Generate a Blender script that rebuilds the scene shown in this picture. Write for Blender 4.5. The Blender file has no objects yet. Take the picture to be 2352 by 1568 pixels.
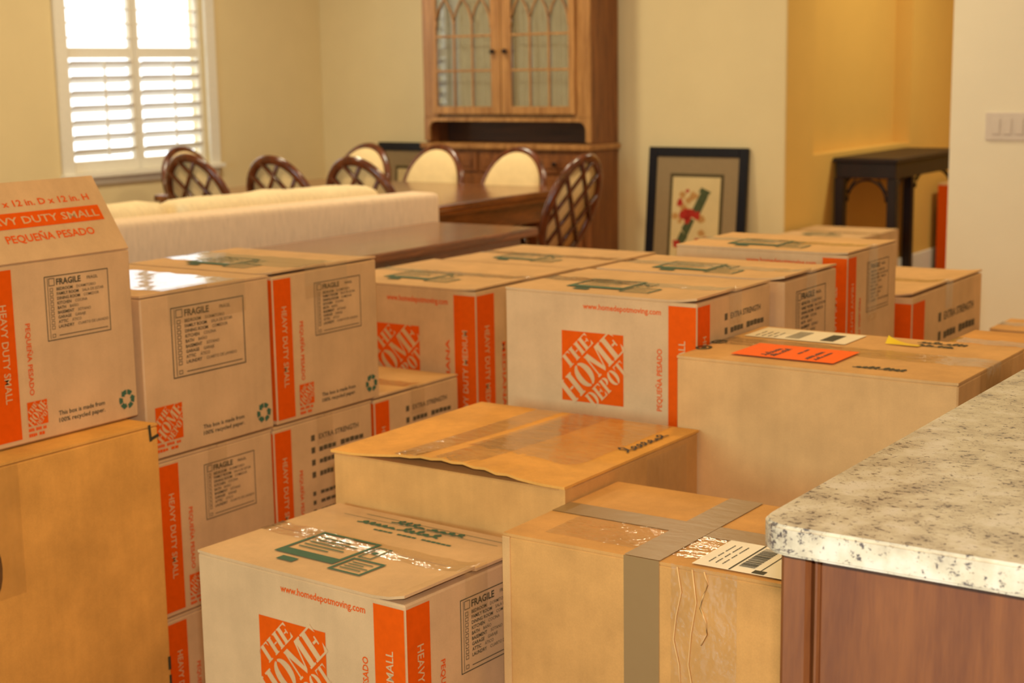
import bpy, bmesh, math, random
from mathutils import Vector, Matrix

C = bpy.context.scene.collection
SC = bpy.context.scene
PI = math.pi
rnd = random.Random(7)

# ------------------------------------------------------------------ camera
CX = Vector((0.8268, 0.5622, -0.0158)); CU = Vector((-0.0847, 0.1524, 0.9847))
CF = Vector((-0.5560, 0.8128, -0.1731))
CF.normalize(); CX = (CX - CF*CX.dot(CF)).normalized(); CU = CX.cross(CF)
cam_d = bpy.data.cameras.new('camera'); cam = bpy.data.objects.new('camera', cam_d); C.objects.link(cam)
cam.matrix_world = Matrix(((CX.x, CU.x, -CF.x, 0), (CX.y, CU.y, -CF.y, 0), (CX.z, CU.z, -CF.z, 1.305), (0, 0, 0, 1)))
cam_d.sensor_width = 36.0; cam_d.lens = 3551.0*36/2352
cam_d.clip_start = 0.02; cam_d.clip_end = 100
cam_d.dof.use_dof = True; cam_d.dof.focus_distance = 1.75; cam_d.dof.aperture_fstop = 9.0
SC.camera = cam

# ------------------------------------------------------------------ world, exposure
W = bpy.data.worlds.new('world'); SC.world = W; W.use_nodes = True
bg = W.node_tree.nodes['Background']; bg.inputs[0].default_value = (0.92, 0.98, 1.0, 1); bg.inputs[1].default_value = 2.9
cy = SC.cycles; cy.max_bounces = 7; cy.diffuse_bounces = 4; cy.glossy_bounces = 3; cy.transparent_max_bounces = 8; cy.caustics_reflective = False; cy.caustics_refractive = False; cy.adaptive_threshold = 0.02
vs = SC.view_settings
vs.view_transform = 'Standard'; vs.look = 'None'; vs.exposure = 0.0; vs.gamma = 1.0; vs.use_curve_mapping = False

# the flash of the camera
fl = bpy.data.lights.new('camera_flash', 'AREA'); fl.shape = 'RECTANGLE'; fl.size = 0.07; fl.size_y = 0.045
fl.energy = 32.0; fl.color = (1.0, 0.91, 0.84)
flo = bpy.data.objects.new('camera_flash', fl); C.objects.link(flo)
flo.matrix_world = Matrix(((CX.x, CU.x, -CF.x, CU.x*0.12+0.0), (CX.y, CU.y, -CF.y, CU.y*0.12), (CX.z, CU.z, -CF.z, 1.305+CU.z*0.12), (0, 0, 0, 1)))

DOWNLIGHTS = [(-1.3, 1.2, 7.5), (-1.5, 3.3, 12), (0.9, 1.5, 4.5), (0.2, 4.4, 22), (-3.2, 2.2, 8), (-4.8, 3.6, 23), (-4.9, 5.7, 32), (-3.0, 5.6, 23), (-1.7, 8.7, 42), (-2.75, 8.5, 8)]
LAMP_COL = [(1.0, 0.64, 0.16)]*3 + [(1.0, 0.72, 0.32), (1.0, 0.64, 0.16), (1.0, 0.82, 0.50), (1.0, 0.90, 0.62), (1.0, 0.84, 0.52), (1.0, 0.95, 0.66), (1.0, 0.9, 0.6)]
# cool daylight fill added behind the camera to brighten the box fronts
dl = bpy.data.lights.new('daylight_fill', 'AREA'); dl.shape = 'RECTANGLE'; dl.size = 2.4; dl.size_y = 1.3; dl.energy = 128.0; dl.color = (0.55, 0.91, 1.0)
dlo = bpy.data.objects.new('daylight_fill', dl); C.objects.link(dlo); dlo.location = (-2.4, -3.93, 1.55); dlo.rotation_euler = (math.radians(90), 0, 0)

# ------------------------------------------------------------------ materials
def lin(r, g, b):
    f = lambda c: (c/255/12.92) if c/255 <= .04045 else ((c/255+.055)/1.055)**2.4
    return (f(r), f(g), f(b), 1)

MATS = {}
def new_mat(name):
    m = bpy.data.materials.new(name); m.use_nodes = True; MATS[name] = m
    nt = m.node_tree; p = nt.nodes['Principled BSDF']
    return m, nt, p

def nd(nt, t, **kw):
    n = nt.nodes.new(t)
    for k, v in kw.items():
        if k in n.inputs: n.inputs[k].default_value = v
        else: setattr(n, k, v)
    return n

def ramp(nt, stops):
    n = nt.nodes.new('ShaderNodeValToRGB'); e = n.color_ramp.elements
    while len(e) < len(stops): e.new(0.5)
    for i, (p, c) in enumerate(stops): e[i].position = p; e[i].color = c
    return n

def flat(name, col, rough=0.6, noise=0.06, scale=40, spec=0.3, metallic=0.0, bump=0.0, bscale=200, coat=0.0):
    m, nt, p = new_mat(name)
    tc = nd(nt, 'ShaderNodeTexCoord')
    n = nd(nt, 'ShaderNodeTexNoise', Scale=scale, Detail=3.0)
    nt.links.new(tc.outputs['Object'], n.inputs['Vector'])
    c = Vector(col[:3])
    r = ramp(nt, [(0.3, (*(c*(1-noise)), 1)), (0.7, (*(c*(1+noise)), 1))])
    nt.links.new(n.outputs['Fac'], r.inputs[0]); nt.links.new(r.outputs[0], p.inputs['Base Color'])
    p.inputs['Roughness'].default_value = rough; p.inputs['Specular IOR Level'].default_value = spec
    p.inputs['Metallic'].default_value = metallic; p.inputs['Coat Weight'].default_value = coat
    if bump:
        b = nd(nt, 'ShaderNodeTexNoise', Scale=bscale, Detail=2.0)
        nt.links.new(tc.outputs['Object'], b.inputs['Vector'])
        bp = nd(nt, 'ShaderNodeBump', Strength=bump, Distance=0.002)
        nt.links.new(b.outputs['Fac'], bp.inputs['Height']); nt.links.new(bp.outputs[0], p.inputs['Normal'])
    return m

def cardboard(name, col, streak=0.07):
    # kraft paper: fine fibre speckle, broad stains, faint corrugation ribs
    m, nt, p = new_mat(name); L = nt.links.new
    tc = nd(nt, 'ShaderNodeTexCoord')
    n1 = nd(nt, 'ShaderNodeTexNoise', Scale=420.0, Detail=3.0, Roughness=.7); L(tc.outputs['Object'], n1.inputs['Vector'])
    n2 = nd(nt, 'ShaderNodeTexNoise', Scale=9.0, Detail=4.0, Roughness=.6); L(tc.outputs['Object'], n2.inputs['Vector'])
    mp = nd(nt, 'ShaderNodeMapping'); mp.inputs['Scale'].default_value = (70, 70, 5); L(tc.outputs['Object'], mp.inputs['Vector'])
    n3 = nd(nt, 'ShaderNodeTexNoise', Scale=1.0, Detail=2.0); L(mp.outputs[0], n3.inputs['Vector'])
    a = nd(nt, 'ShaderNodeMath', operation='MULTIPLY_ADD'); L(n1.outputs['Fac'], a.inputs[0]); a.inputs[1].default_value = .35; L(n2.outputs['Fac'], a.inputs[2])
    b = nd(nt, 'ShaderNodeMath', operation='MULTIPLY_ADD'); L(n3.outputs['Fac'], b.inputs[0]); b.inputs[1].default_value = .18; L(a.outputs[0], b.inputs[2])
    c = Vector(col[:3]); k = streak*2
    r = ramp(nt, [(0.5, (*(c*(1-k)), 1)), (0.76, (*c, 1)), (1.0, (*(c*(1+k)), 1))])
    r.color_ramp.elements[2].position = 1.0
    L(b.outputs[0], r.inputs[0]); L(r.outputs[0], p.inputs['Base Color'])
    p.inputs['Roughness'].default_value = .72; p.inputs['Specular IOR Level'].default_value = .18
    bp = nd(nt, 'ShaderNodeBump', Strength=.12, Distance=.002); L(n3.outputs['Fac'], bp.inputs['Height']); L(bp.outputs[0], p.inputs['Normal'])
    return m

def wood(name, dark, light, scale=3.0, axis='Z', rough=.35, coat=.2, stretch=14):
    m, nt, p = new_mat(name); L = nt.links.new
    tc = nd(nt, 'ShaderNodeTexCoord'); mp = nd(nt, 'ShaderNodeMapping')
    s = [stretch, stretch, stretch]; s['XYZ'.index(axis)] = 1.0
    mp.inputs['Scale'].default_value = s; L(tc.outputs['Object'], mp.inputs['Vector'])
    n = nd(nt, 'ShaderNodeTexNoise', Scale=scale, Detail=6.0, Roughness=.62, Distortion=.6); L(mp.outputs[0], n.inputs['Vector'])
    n2 = nd(nt, 'ShaderNodeTexNoise', Scale=scale*9, Detail=3.0); L(mp.outputs[0], n2.inputs['Vector'])
    mx = nd(nt, 'ShaderNodeMath', operation='MULTIPLY_ADD'); L(n2.outputs['Fac'], mx.inputs[0]); mx.inputs[1].default_value = .3; L(n.outputs['Fac'], mx.inputs[2])
    r = ramp(nt, [(0.45, dark), (0.85, light)]); L(mx.outputs[0], r.inputs[0]); L(r.outputs[0], p.inputs['Base Color'])
    p.inputs['Roughness'].default_value = rough; p.inputs['Coat Weight'].default_value = coat; p.inputs['Coat Roughness'].default_value = .15
    return m

def granite():
    m, nt, p = new_mat('granite'); L = nt.links.new
    tc = nd(nt, 'ShaderNodeTexCoord')
    mp = nd(nt, 'ShaderNodeMapping'); mp.inputs['Scale'].default_value = (1.0, 1.25, 1.25); mp.inputs['Rotation'].default_value = (0.2, 0.3, .5); L(tc.outputs['Object'], mp.inputs['Vector'])
    n1 = nd(nt, 'ShaderNodeTexNoise', Scale=130.0, Detail=6.0, Roughness=.74, Distortion=.3); L(mp.outputs[0], n1.inputs['Vector'])
    n2 = nd(nt, 'ShaderNodeTexNoise', Scale=22.0, Detail=4.0, Roughness=.65); L(tc.outputs['Object'], n2.inputs['Vector'])
    n3 = nd(nt, 'ShaderNodeTexNoise', Scale=300.0, Detail=2.0); L(tc.outputs['Object'], n3.inputs['Vector'])
    base = ramp(nt, [(0.35, lin(170, 156, 131)), (0.52, lin(196, 183, 155)), (0.66, lin(208, 197, 176))]); L(n2.outputs['Fac'], base.inputs[0])
    a = nd(nt, 'ShaderNodeMath', operation='MULTIPLY_ADD'); L(n2.outputs['Fac'], a.inputs[0]); a.inputs[1].default_value = .27; L(n1.outputs['Fac'], a.inputs[2])
    dk = ramp(nt, [(0.522, (1, 1, 1, 1)), (0.572, (0, 0, 0, 1))]); L(a.outputs[0], dk.inputs[0])
    mx = nd(nt, 'ShaderNodeMix', data_type='RGBA'); L(dk.outputs[0], mx.inputs[0]); L(base.outputs[0], mx.inputs[6]); mx.inputs[7].default_value = lin(88, 78, 74)
    d2 = ramp(nt, [(0.27, (1, 1, 1, 1)), (0.34, (0, 0, 0, 1))]); L(n3.outputs['Fac'], d2.inputs[0])
    mx2 = nd(nt, 'ShaderNodeMix', data_type='RGBA'); L(d2.outputs[0], mx2.inputs[0]); L(mx.outputs[2], mx2.inputs[6]); mx2.inputs[7].default_value = lin(150, 132, 110)
    L(mx2.outputs[2], p.inputs['Base Color']); p.inputs['Roughness'].default_value = .22; p.inputs['Specular IOR Level'].default_value = .45
    return m

def schlick(nt, normal=None):
    # mirror share of a thin film, the same seen from either side
    lw = nd(nt, 'ShaderNodeLayerWeight', Blend=.5)
    if normal: nt.links.new(normal, lw.inputs['Normal'])
    p5 = nd(nt, 'ShaderNodeMath', operation='POWER'); nt.links.new(lw.outputs['Facing'], p5.inputs[0]); p5.inputs[1].default_value = 5
    ma = nd(nt, 'ShaderNodeMath', operation='MULTIPLY_ADD'); nt.links.new(p5.outputs[0], ma.inputs[0]); ma.inputs[1].default_value = .93; ma.inputs[2].default_value = .05
    return ma

def tape_mat(name, col, cover, rough=.12, bumpy=.5):
    # packing tape: partly clear film, glossy and wrinkled
    m, nt, p = new_mat(name); L = nt.links.new
    tc = nd(nt, 'ShaderNodeTexCoord')
    mp = nd(nt, 'ShaderNodeMapping'); mp.inputs['Scale'].default_value = (28, 60, 28); L(tc.outputs['Object'], mp.inputs['Vector'])
    n = nd(nt, 'ShaderNodeTexNoise', Scale=1.0, Detail=3.0, Roughness=.6); L(mp.outputs[0], n.inputs['Vector'])
    bp = nd(nt, 'ShaderNodeBump', Strength=bumpy, Distance=.003); L(n.outputs['Fac'], bp.inputs['Height']); L(bp.outputs[0], p.inputs['Normal'])
    p.inputs['Base Color'].default_value = col; p.inputs['Roughness'].default_value = rough; p.inputs['Specular IOR Level'].default_value = .6 if cover < .5 else .2
    if cover < .5:
        tr = nd(nt, 'ShaderNodeBsdfTransparent'); gl = nd(nt, 'ShaderNodeBsdfGlossy', Roughness=rough); L(bp.outputs[0], gl.inputs['Normal'])
        fr = schlick(nt, bp.outputs[0])
        a = nd(nt, 'ShaderNodeMixShader'); a.inputs[0].default_value = cover; L(tr.outputs[0], a.inputs[1]); L(p.outputs[0], a.inputs[2])
        b = nd(nt, 'ShaderNodeMixShader'); L(fr.outputs[0], b.inputs[0]); L(a.outputs[0], b.inputs[1]); L(gl.outputs[0], b.inputs[2])
        L(b.outputs[0], nt.nodes['Material Output'].inputs[0])
    return m

def glass_mat(name, tint=(1, 1, 1, 1), boost=0.0):
    m, nt, p = new_mat(name); L = nt.links.new
    tr = nd(nt, 'ShaderNodeBsdfTransparent', Color=tint); gl = nd(nt, 'ShaderNodeBsdfGlossy', Roughness=.02); fr = schlick(nt)
    ad = nd(nt, 'ShaderNodeMath', operation='ADD'); L(fr.outputs[0], ad.inputs[0]); ad.inputs[1].default_value = boost
    b = nd(nt, 'ShaderNodeMixShader'); L(ad.outputs[0], b.inputs[0]); L(tr.outputs[0], b.inputs[1]); L(gl.outputs[0], b.inputs[2])
    L(b.outputs[0], nt.nodes['Material Output'].inputs[0])
    return m

def weave(name, col):
    m, nt, p = new_mat(name); L = nt.links.new
    tc = nd(nt, 'ShaderNodeTexCoord')
    mp = nd(nt, 'ShaderNodeMapping'); mp.inputs['Scale'].default_value = (90, 40, 14); L(tc.outputs['Object'], mp.inputs['Vector'])
    n = nd(nt, 'ShaderNodeTexNoise', Scale=1.0, Detail=4.0, Roughness=.7); L(mp.outputs[0], n.inputs['Vector'])
    c = Vector(col[:3]); r = ramp(nt, [(0.3, (*(c*.86), 1)), (0.7, (*(c*1.06), 1))]); L(n.outputs['Fac'], r.inputs[0]); L(r.outputs[0], p.inputs['Base Color'])
    bp = nd(nt, 'ShaderNodeBump', Strength=.4, Distance=.004); L(n.outputs['Fac'], bp.inputs['Height']); L(bp.outputs[0], p.inputs['Normal'])
    p.inputs['Roughness'].default_value = .95; p.inputs['Specular IOR Level'].default_value = .1
    return m

KRAFT = lin(208, 168, 121)
M_card = cardboard('moving_cardboard', KRAFT)
M_kraft = cardboard('brown_cardboard', lin(205, 150, 84), .09)
M_kraft2 = cardboard('tan_cardboard', lin(208, 160, 102), .08)
M_amber = cardboard('amber_cardboard', lin(220, 158, 76), .10)
M_orange = flat('orange_ink', lin(222, 84, 3), .7, .05, 90, .1)
M_black = flat('black_ink', lin(66, 60, 40), .7, .1, 60)
M_softblack = flat('faded_black_ink', lin(92, 78, 54), .7, .1, 60)
M_green = flat('green_ink', lin(62, 98, 74), .7, .06, 60)
M_marker = flat('blue_black_marker', lin(62, 58, 62), .6, .1, 60)
M_tape = tape_mat('clear_tape', lin(206, 160, 92), .07, .10, .8)
M_ridge_highlight = flat('tape_ridge_highlight', lin(228, 180, 116), .35, .05)  # pale colour paints the highlights along the tape wrinkles
M_film = tape_mat('smooth_clear_tape', lin(212, 176, 120), .12, .06, .10)
M_grey_tape = tape_mat('grey_brown_tape', lin(150, 118, 76), .9, .34, .22)
M_label = flat('white_label_paper', lin(240, 226, 200), .5, .03)
M_sticker = flat('fluorescent_orange_sticker', lin(255, 108, 4), .6, .03, 40, .1)
M_yellow = flat('yellow_paper', lin(230, 190, 30), .5, .03)
M_granite = granite()
M_cab = wood('cabinet_wood', lin(96, 50, 20), lin(126, 73, 32), 4.0, 'Z', .45, .1, 9)
M_wall = flat('cream_wall_paint', lin(228, 206, 160), .9, .015, 6, .1)
M_wall2 = flat('hall_wall_warm_lit', lin(222, 178, 96), .9, .015, 6, .1)  # warm tungsten light of the hall mixed into the wall colour
M_wall3 = flat('pale_wall_paint', lin(244, 231, 204), .9, .015, 6, .1)
M_white = flat('white_trim_paint', lin(236, 228, 214), .5, .02)
M_ceil = flat('ceiling_paint', lin(240, 230, 208), .9, .01, 5, .1)
M_floor = wood('floor_wood', lin(132, 86, 48), lin(180, 128, 80), 2.0, 'Y', .35, .2, 8)
M_walnut = wood('walnut_wood', lin(74, 36, 14), lin(148, 84, 38), 3.0, 'Y', .22, .5, 10)
M_chairwood = wood('chair_wood', lin(60, 24, 8), lin(116, 54, 20), 5.0, 'Z', .25, .4, 6)
M_hutch = wood('hutch_wood', lin(136, 86, 42), lin(198, 144, 84), 2.5, 'Z', .38, .15, 16)
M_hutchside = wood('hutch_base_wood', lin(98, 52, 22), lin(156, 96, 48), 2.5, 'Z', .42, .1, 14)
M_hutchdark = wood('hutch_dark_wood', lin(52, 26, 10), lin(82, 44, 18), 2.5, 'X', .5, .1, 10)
M_dark = wood('console_mahogany', lin(20, 7, 4), lin(40, 14, 7), 4.0, 'Z', .5, .0, 8)
M_cream = flat('cream_upholstery', lin(226, 200, 152), .95, .04, 30, .1, bump=.2, bscale=300)
M_sofa = weave('sofa_weave', lin(240, 214, 188))
M_cush = weave('cushion_chenille', lin(246, 226, 188))
M_curtain = flat('pleated_curtain', lin(204, 198, 184), .9, .08, 25, .1)
M_glass = glass_mat('cabinet_glass', (.94, .96, .94, 1), .20)
M_wglass = glass_mat('window_glass')
M_frame = flat('black_frame', lin(26, 26, 34), .35, .05)
M_mat = flat('taupe_mat', lin(150, 126, 92), .8, .04)
M_matdark = flat('olive_fillet', lin(84, 70, 40), .6, .05)
M_print = flat('botanical_paper', lin(216, 190, 138), .8, .04, 12)
M_pgreen = flat('print_green', lin(78, 84, 52), .8, .12, 50)
M_pred = flat('print_red', lin(176, 44, 30), .8, .1, 60)
M_ptan = flat('print_ochre', lin(190, 140, 80), .8, .1, 60)
M_plate = flat('switch_plate_plastic', lin(222, 206, 190), .35, .02)
M_knob = flat('dark_knob', lin(44, 20, 10), .3, .05)
M_hole = flat('hand_hole_shadow_board', lin(96, 62, 30), .9, .1)
M_metal = flat('lamp_trim', lin(230, 225, 215), .4, .02)
M_lamp, nt_, p_ = new_mat('lamp_lens'); p_.inputs['Emission Color'].default_value = (1, .8, .5, 1); p_.inputs['Emission Strength'].default_value = 4
M_blue = flat('pale_blue_label', lin(150, 164, 150), .6, .03)

# ------------------------------------------------------------------ object helpers
def link(o, parent=None):
    C.objects.link(o)
    if parent: o.parent = parent
    return o

def mesh_obj(name, me, m, parent=None):
    if m: me.materials.clear(); me.materials.append(m)
    return link(bpy.data.objects.new(name, me), parent)

def bm_obj(name, bm, m, parent=None, smooth=False):
    me = bpy.data.meshes.new(name); bm.normal_update(); bm.to_mesh(me); bm.free()
    if smooth:
        for p in me.polygons: p.use_smooth = True
    return mesh_obj(name, me, m, parent)

def thing(name, label, cat, loc=(0, 0, 0), rz=0, group=None):
    o = bpy.data.objects.new(name, None); o.empty_display_size = .1; C.objects.link(o)
    o.location = loc; o.rotation_euler = (0, 0, rz); tag(o, label, cat, group)
    return o

def tag(o, label, cat, group=None):
    o['label'] = label; o['category'] = cat
    if group: o['group'] = group
    return o

def struct(o, label=None):
    o['kind'] = 'structure'
    if label: o['label'] = label
    return o

def add_box(bm, x0, x1, y0, y1, z0, z1, bevel=0, M=None, seg=1):
    b = bmesh.new()
    v = [b.verts.new(p) for p in ((x0, y0, z0), (x1, y0, z0), (x1, y1, z0), (x0, y1, z0), (x0, y0, z1), (x1, y0, z1), (x1, y1, z1), (x0, y1, z1))]
    for f in ((3, 2, 1, 0), (4, 5, 6, 7), (0, 1, 5, 4), (1, 2, 6, 5), (2, 3, 7, 6), (3, 0, 4, 7)): b.faces.new([v[i] for i in f])
    if bevel: bmesh.ops.bevel(b, geom=b.edges[:], offset=bevel, segments=seg, affect='EDGES', profile=.5)
    if M: bmesh.ops.transform(b, matrix=M, verts=b.verts[:])
    me = bpy.data.meshes.new('t'); b.to_mesh(me); b.free(); bm.from_mesh(me); bpy.data.meshes.remove(me)

def box(name, x0, x1, y0, y1, z0, z1, m, parent=None, bevel=0.0, M=None, seg=1):
    bm = bmesh.new(); add_box(bm, x0, x1, y0, y1, z0, z1, bevel, M, seg); return bm_obj(name, bm, m, parent)

def add_tube(bm, pts, r, n=8, closed=False, rr=None, up=None):
    # sweep an ellipse (r, rr) along a polyline
    rr = rr or r; rings = []; N = len(pts); P = [Vector(p) for p in pts]
    for i, p in enumerate(P):
        a = P[(i-1) % N] if (closed or i > 0) else P[i]; b = P[(i+1) % N] if (closed or i < N-1) else P[i]
        t = (b-a).normalized(); u = Vector(up) if up else Vector((0, 0, 1))
        if abs(t.dot(u)) > .98: u = Vector((1, 0, 0))
        s = t.cross(u).normalized(); q = s.cross(t).normalized()
        rings.append([bm.verts.new(p + s*math.cos(k*2*PI/n)*r + q*math.sin(k*2*PI/n)*rr) for k in range(n)])
    for i in range(N if closed else N-1):
        A, B = rings[i], rings[(i+1) % N]
        for k in range(n): bm.faces.new((A[k], A[(k+1) % n], B[(k+1) % n], B[k]))
    if not closed: bm.faces.new(rings[0][::-1]); bm.faces.new(rings[-1])

def tube(name, pts, r, m, parent=None, n=8, closed=False, rr=None, up=None):
    bm = bmesh.new(); add_tube(bm, pts, r, n, closed, rr, up); bmesh.ops.recalc_face_normals(bm, faces=bm.faces[:]); return bm_obj(name, bm, m, parent, True)

def lathe(name, prof, m, parent=None, n=20, M=None):
    bm = bmesh.new(); rings = []
    for r, z in prof: rings.append([bm.verts.new((r*math.cos(k*2*PI/n), r*math.sin(k*2*PI/n), z)) for k in range(n)])
    for A, B in zip(rings, rings[1:]):
        for k in range(n): bm.faces.new((A[k], A[(k+1) % n], B[(k+1) % n], B[k]))
    bm.faces.new(rings[0][::-1]); bm.faces.new(rings[-1])
    bmesh.ops.recalc_face_normals(bm, faces=bm.faces[:])
    if M: bmesh.ops.transform(bm, matrix=M, verts=bm.verts[:])
    return bm_obj(name, bm, m, parent, True)

def prism(name, poly, z0, z1, m, parent=None, M=None, bevel=0):
    bm = bmesh.new(); v = [bm.verts.new((x, y, z0)) for x, y in poly]; f = bm.faces.new(v)
    r = bmesh.ops.extrude_face_region(bm, geom=[f]); bmesh.ops.translate(bm, vec=(0, 0, z1-z0), verts=[e for e in r['geom'] if isinstance(e, bmesh.types.BMVert)])
    bmesh.ops.recalc_face_normals(bm, faces=bm.faces[:])
    if bevel: bmesh.ops.bevel(bm, geom=bm.edges[:], offset=bevel, segments=2, affect='EDGES')
    if M: bmesh.ops.transform(bm, matrix=M, verts=bm.verts[:])
    return bm_obj(name, bm, m, parent)

def copy_tree(o, parent=None):
    c = o.copy(); C.objects.link(c); c.parent = parent
    for ch in list(o.children): copy_tree(ch, c)
    return c

# ------------------------------------------------------------------ flat print
class Ink:
    """2-D polygons in metres on one face of a box: u to the right, v up"""
    def __init__(s): s.v = []; s.f = []
    def poly(s, pts):
        i = len(s.v); k = len(s.f) % 9; s.v += [(p[0], p[1], k) for p in pts]; s.f.append(tuple(range(i, i+len(pts)))); return s
    def rect(s, u0, u1, v0, v1): return s.poly(((u0, v0), (u1, v0), (u1, v1), (u0, v1)))
    def frame(s, u0, u1, v0, v1, t):
        s.rect(u0, u1, v0, v0+t); s.rect(u0, u1, v1-t, v1); s.rect(u0, u0+t, v0+t, v1-t); s.rect(u1-t, u1, v0+t, v1-t); return s
    def add(s, o, du=0, dv=0, sc=1, ang=0, scv=None):
        c, q = math.cos(ang), math.sin(ang); scv = scv or sc; i = len(s.v)
        for x, y, z in o.v: x *= sc; y *= scv; s.v.append((du + x*c - y*q, dv + x*q + y*c, z))
        s.f += [tuple(k+i for k in f) for f in o.f]; return s
    def width(s): return max(p[0] for p in s.v) - min(p[0] for p in s.v)
    def text(s, t, u, v, h, ang=0, bold=.012, align='L', wide=None):
        g = glyphs(t, bold); w = g.width(); k = h/.73
        kx = (wide/w) if wide else k
        if align == 'C': u -= math.cos(ang)*w*kx/2; v -= math.sin(ang)*w*kx/2
        return s.add(g, u, v, kx, ang, k)
    def line(s, pts, t):
        for a, b in zip(pts, pts[1:]):
            dx, dy = b[0]-a[0], b[1]-a[1]; L = math.hypot(dx, dy) or 1; nx, ny = -dy/L*t/2, dx/L*t/2; ex, ey = dx/L*t/3, dy/L*t/3
            s.poly(((a[0]-ex+nx, a[1]-ey+ny), (a[0]-ex-nx, a[1]-ey-ny), (b[0]+ex-nx, b[1]+ey-ny), (b[0]+ex+nx, b[1]+ey+ny)))
        return s

_G = {}
def glyphs(t, bold):
    key = (t, bold)
    if key not in _G:
        cu = bpy.data.curves.new('txt', 'FONT'); cu.body = t; cu.size = 1; cu.offset = bold; cu.resolution_u = 2; cu.fill_mode = 'FRONT'
        o = bpy.data.objects.new('txt', cu); C.objects.link(o)
        me = bpy.data.meshes.new_from_object(o)
        i = Ink(); i.v = [(v.co.x, v.co.y, 0) for v in me.vertices]; i.f = [tuple(p.vertices) for p in me.polygons]
        bpy.data.objects.remove(o); bpy.data.curves.remove(cu); bpy.data.meshes.remove(me)
        x0 = min(p[0] for p in i.v); i.v = [(x-x0, y, 0) for x, y, z in i.v]; _G[key] = i
    return _G[key]

def scribble(u, v, w, h, seed, t=.003, n=8, slant=.25):
    """hand lettering: looped marker strokes in a few words"""
    r = random.Random(seed); k = Ink(); x = u; words = max(1, n//4); st = w/n
    for wd in range(words):
        m_ = n//words; pts = []
        for i in range(m_):
            tall = r.random() < .3; hh = h*(1.0 if tall else .42+.25*r.random()); ww = st*(.75+.4*r.random()); b = r.choice((0, 0, 0, -.2))*h
            for q in range(7):
                a = q/6*2*PI
                pts.append((x + ww*(q/6) + ww*.42*math.sin(a) + slant*hh*(.5-.5*math.cos(a)), v + b*(.5-.5*math.cos(a)) + hh*(.5-.5*math.cos(a))))
            x += ww*.82
        k.line(pts, t); x += st*.5
    return k

FACES = {'front': lambda w, d, h: Matrix(((1, 0, 0, -w/2), (0, 0, -1, -d/2), (0, 1, 0, 0), (0, 0, 0, 1))),
         'right': lambda w, d, h: Matrix(((0, 0, 1, w/2), (1, 0, 0, -d/2), (0, 1, 0, 0), (0, 0, 0, 1))),
         'top': lambda w, d, h: Matrix(((1, 0, 0, -w/2), (0, 1, 0, -d/2), (0, 0, 1, h), (0, 0, 0, 1)))}

def stamp(name, ink, M, m, parent, lift=.0006):
    me = bpy.data.meshes.new(name); me.from_pydata([M @ Vector((u, v, lift+z*1.2e-5)) for u, v, z in ink.v], [], ink.f); me.update()
    return mesh_obj(name, me, m, parent)

# slab stencil letters, height 1
def _arc(cx, cy, rx, ry, ix, iy, a0, a1, n=12):
    o = [(cx+rx*math.cos(math.radians(a0+(a1-a0)*i/n)), cy+ry*math.sin(math.radians(a0+(a1-a0)*i/n))) for i in range(n+1)]
    q = [(cx+ix*math.cos(math.radians(a0+(a1-a0)*i/n)), cy+iy*math.sin(math.radians(a0+(a1-a0)*i/n))) for i in range(n+1)]
    return o, q
def ring(k, cx, cy, rx, ry, ix, iy, a0, a1, n=12):
    o, q = _arc(cx, cy, rx, ry, ix, iy, a0, a1, n)
    for i in range(n): k.poly((o[i], o[i+1], q[i+1], q[i]))
def slab(ch):
    k = Ink(); s = .25; t = .065
    def stem(x): k.rect(x, x+s, 0, 1); k.rect(x-.06, x+s+.06, 0, t); k.rect(x-.06, x+s+.06, 1-t, 1)
    if ch == 'H': stem(.06); stem(.62); k.rect(.35, .58, .46, .54); w = .93
    elif ch == 'T': k.rect(.32, .32+s, 0, 1); k.rect(.24, .66, 0, t); k.rect(0, .28, 1-t, 1); k.rect(.61, .89, 1-t, 1); k.poly(((0, 1), (0, .68), (.1, 1-t))); k.poly(((.89, 1), (.79, 1-t), (.89, .68))); w = .89
    elif ch == 'E': stem(.06); k.rect(.36, .74, 1-t, 1); k.rect(.36, .78, 0, t); k.rect(.36, .55, .46, .54); k.poly(((.74, 1), (.6, 1-t), (.74, .7))); k.poly(((.78, 0), (.78, .32), (.62, t))); k.poly(((.55, .36), (.62, .36), (.62, .64), (.55, .64))); w = .8
    elif ch == 'O': ring(k, .45, .5, .45, .52, .17, .46, 98, 262); ring(k, .45, .5, .45, .52, .17, .46, -82, 82); w = .9
    elif ch == 'M': k.rect(.06, .13, 0, 1); k.rect(0, .2, 0, t); k.poly(((.02, 1), (.3, 1), (.62, .1), (.5, 0))); k.poly(((.56, .12), (.62, .1), (.88, 1), (.8, 1))); k.rect(.84, .84+s, 0, 1); k.rect(.78, 1.15, 0, t); k.rect(.8, 1.15, 1-t, 1); w = 1.15
    elif ch == 'D': stem(.06); ring(k, .4, .5, .46, .5, .2, .44, -86, 86); w = .87
    elif ch == 'P': k.rect(.06, .06+s, 0, 1); k.rect(0, .4, 0, t); k.rect(0, .06, 1-t, 1); ring(k, .38, .73, .36, .27, .12, .21, -88, 88); w = .76
    return k, w
def slab_text(t, width, height):
    k = Ink(); x = 0
    for ch in t: g, w = slab(ch); k.add(g, x); x += w + .07
    x -= .07; sx = width/x; k.v = [(u*sx - width/2, v*height, z) for u, v, z in k.v]; return k

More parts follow.
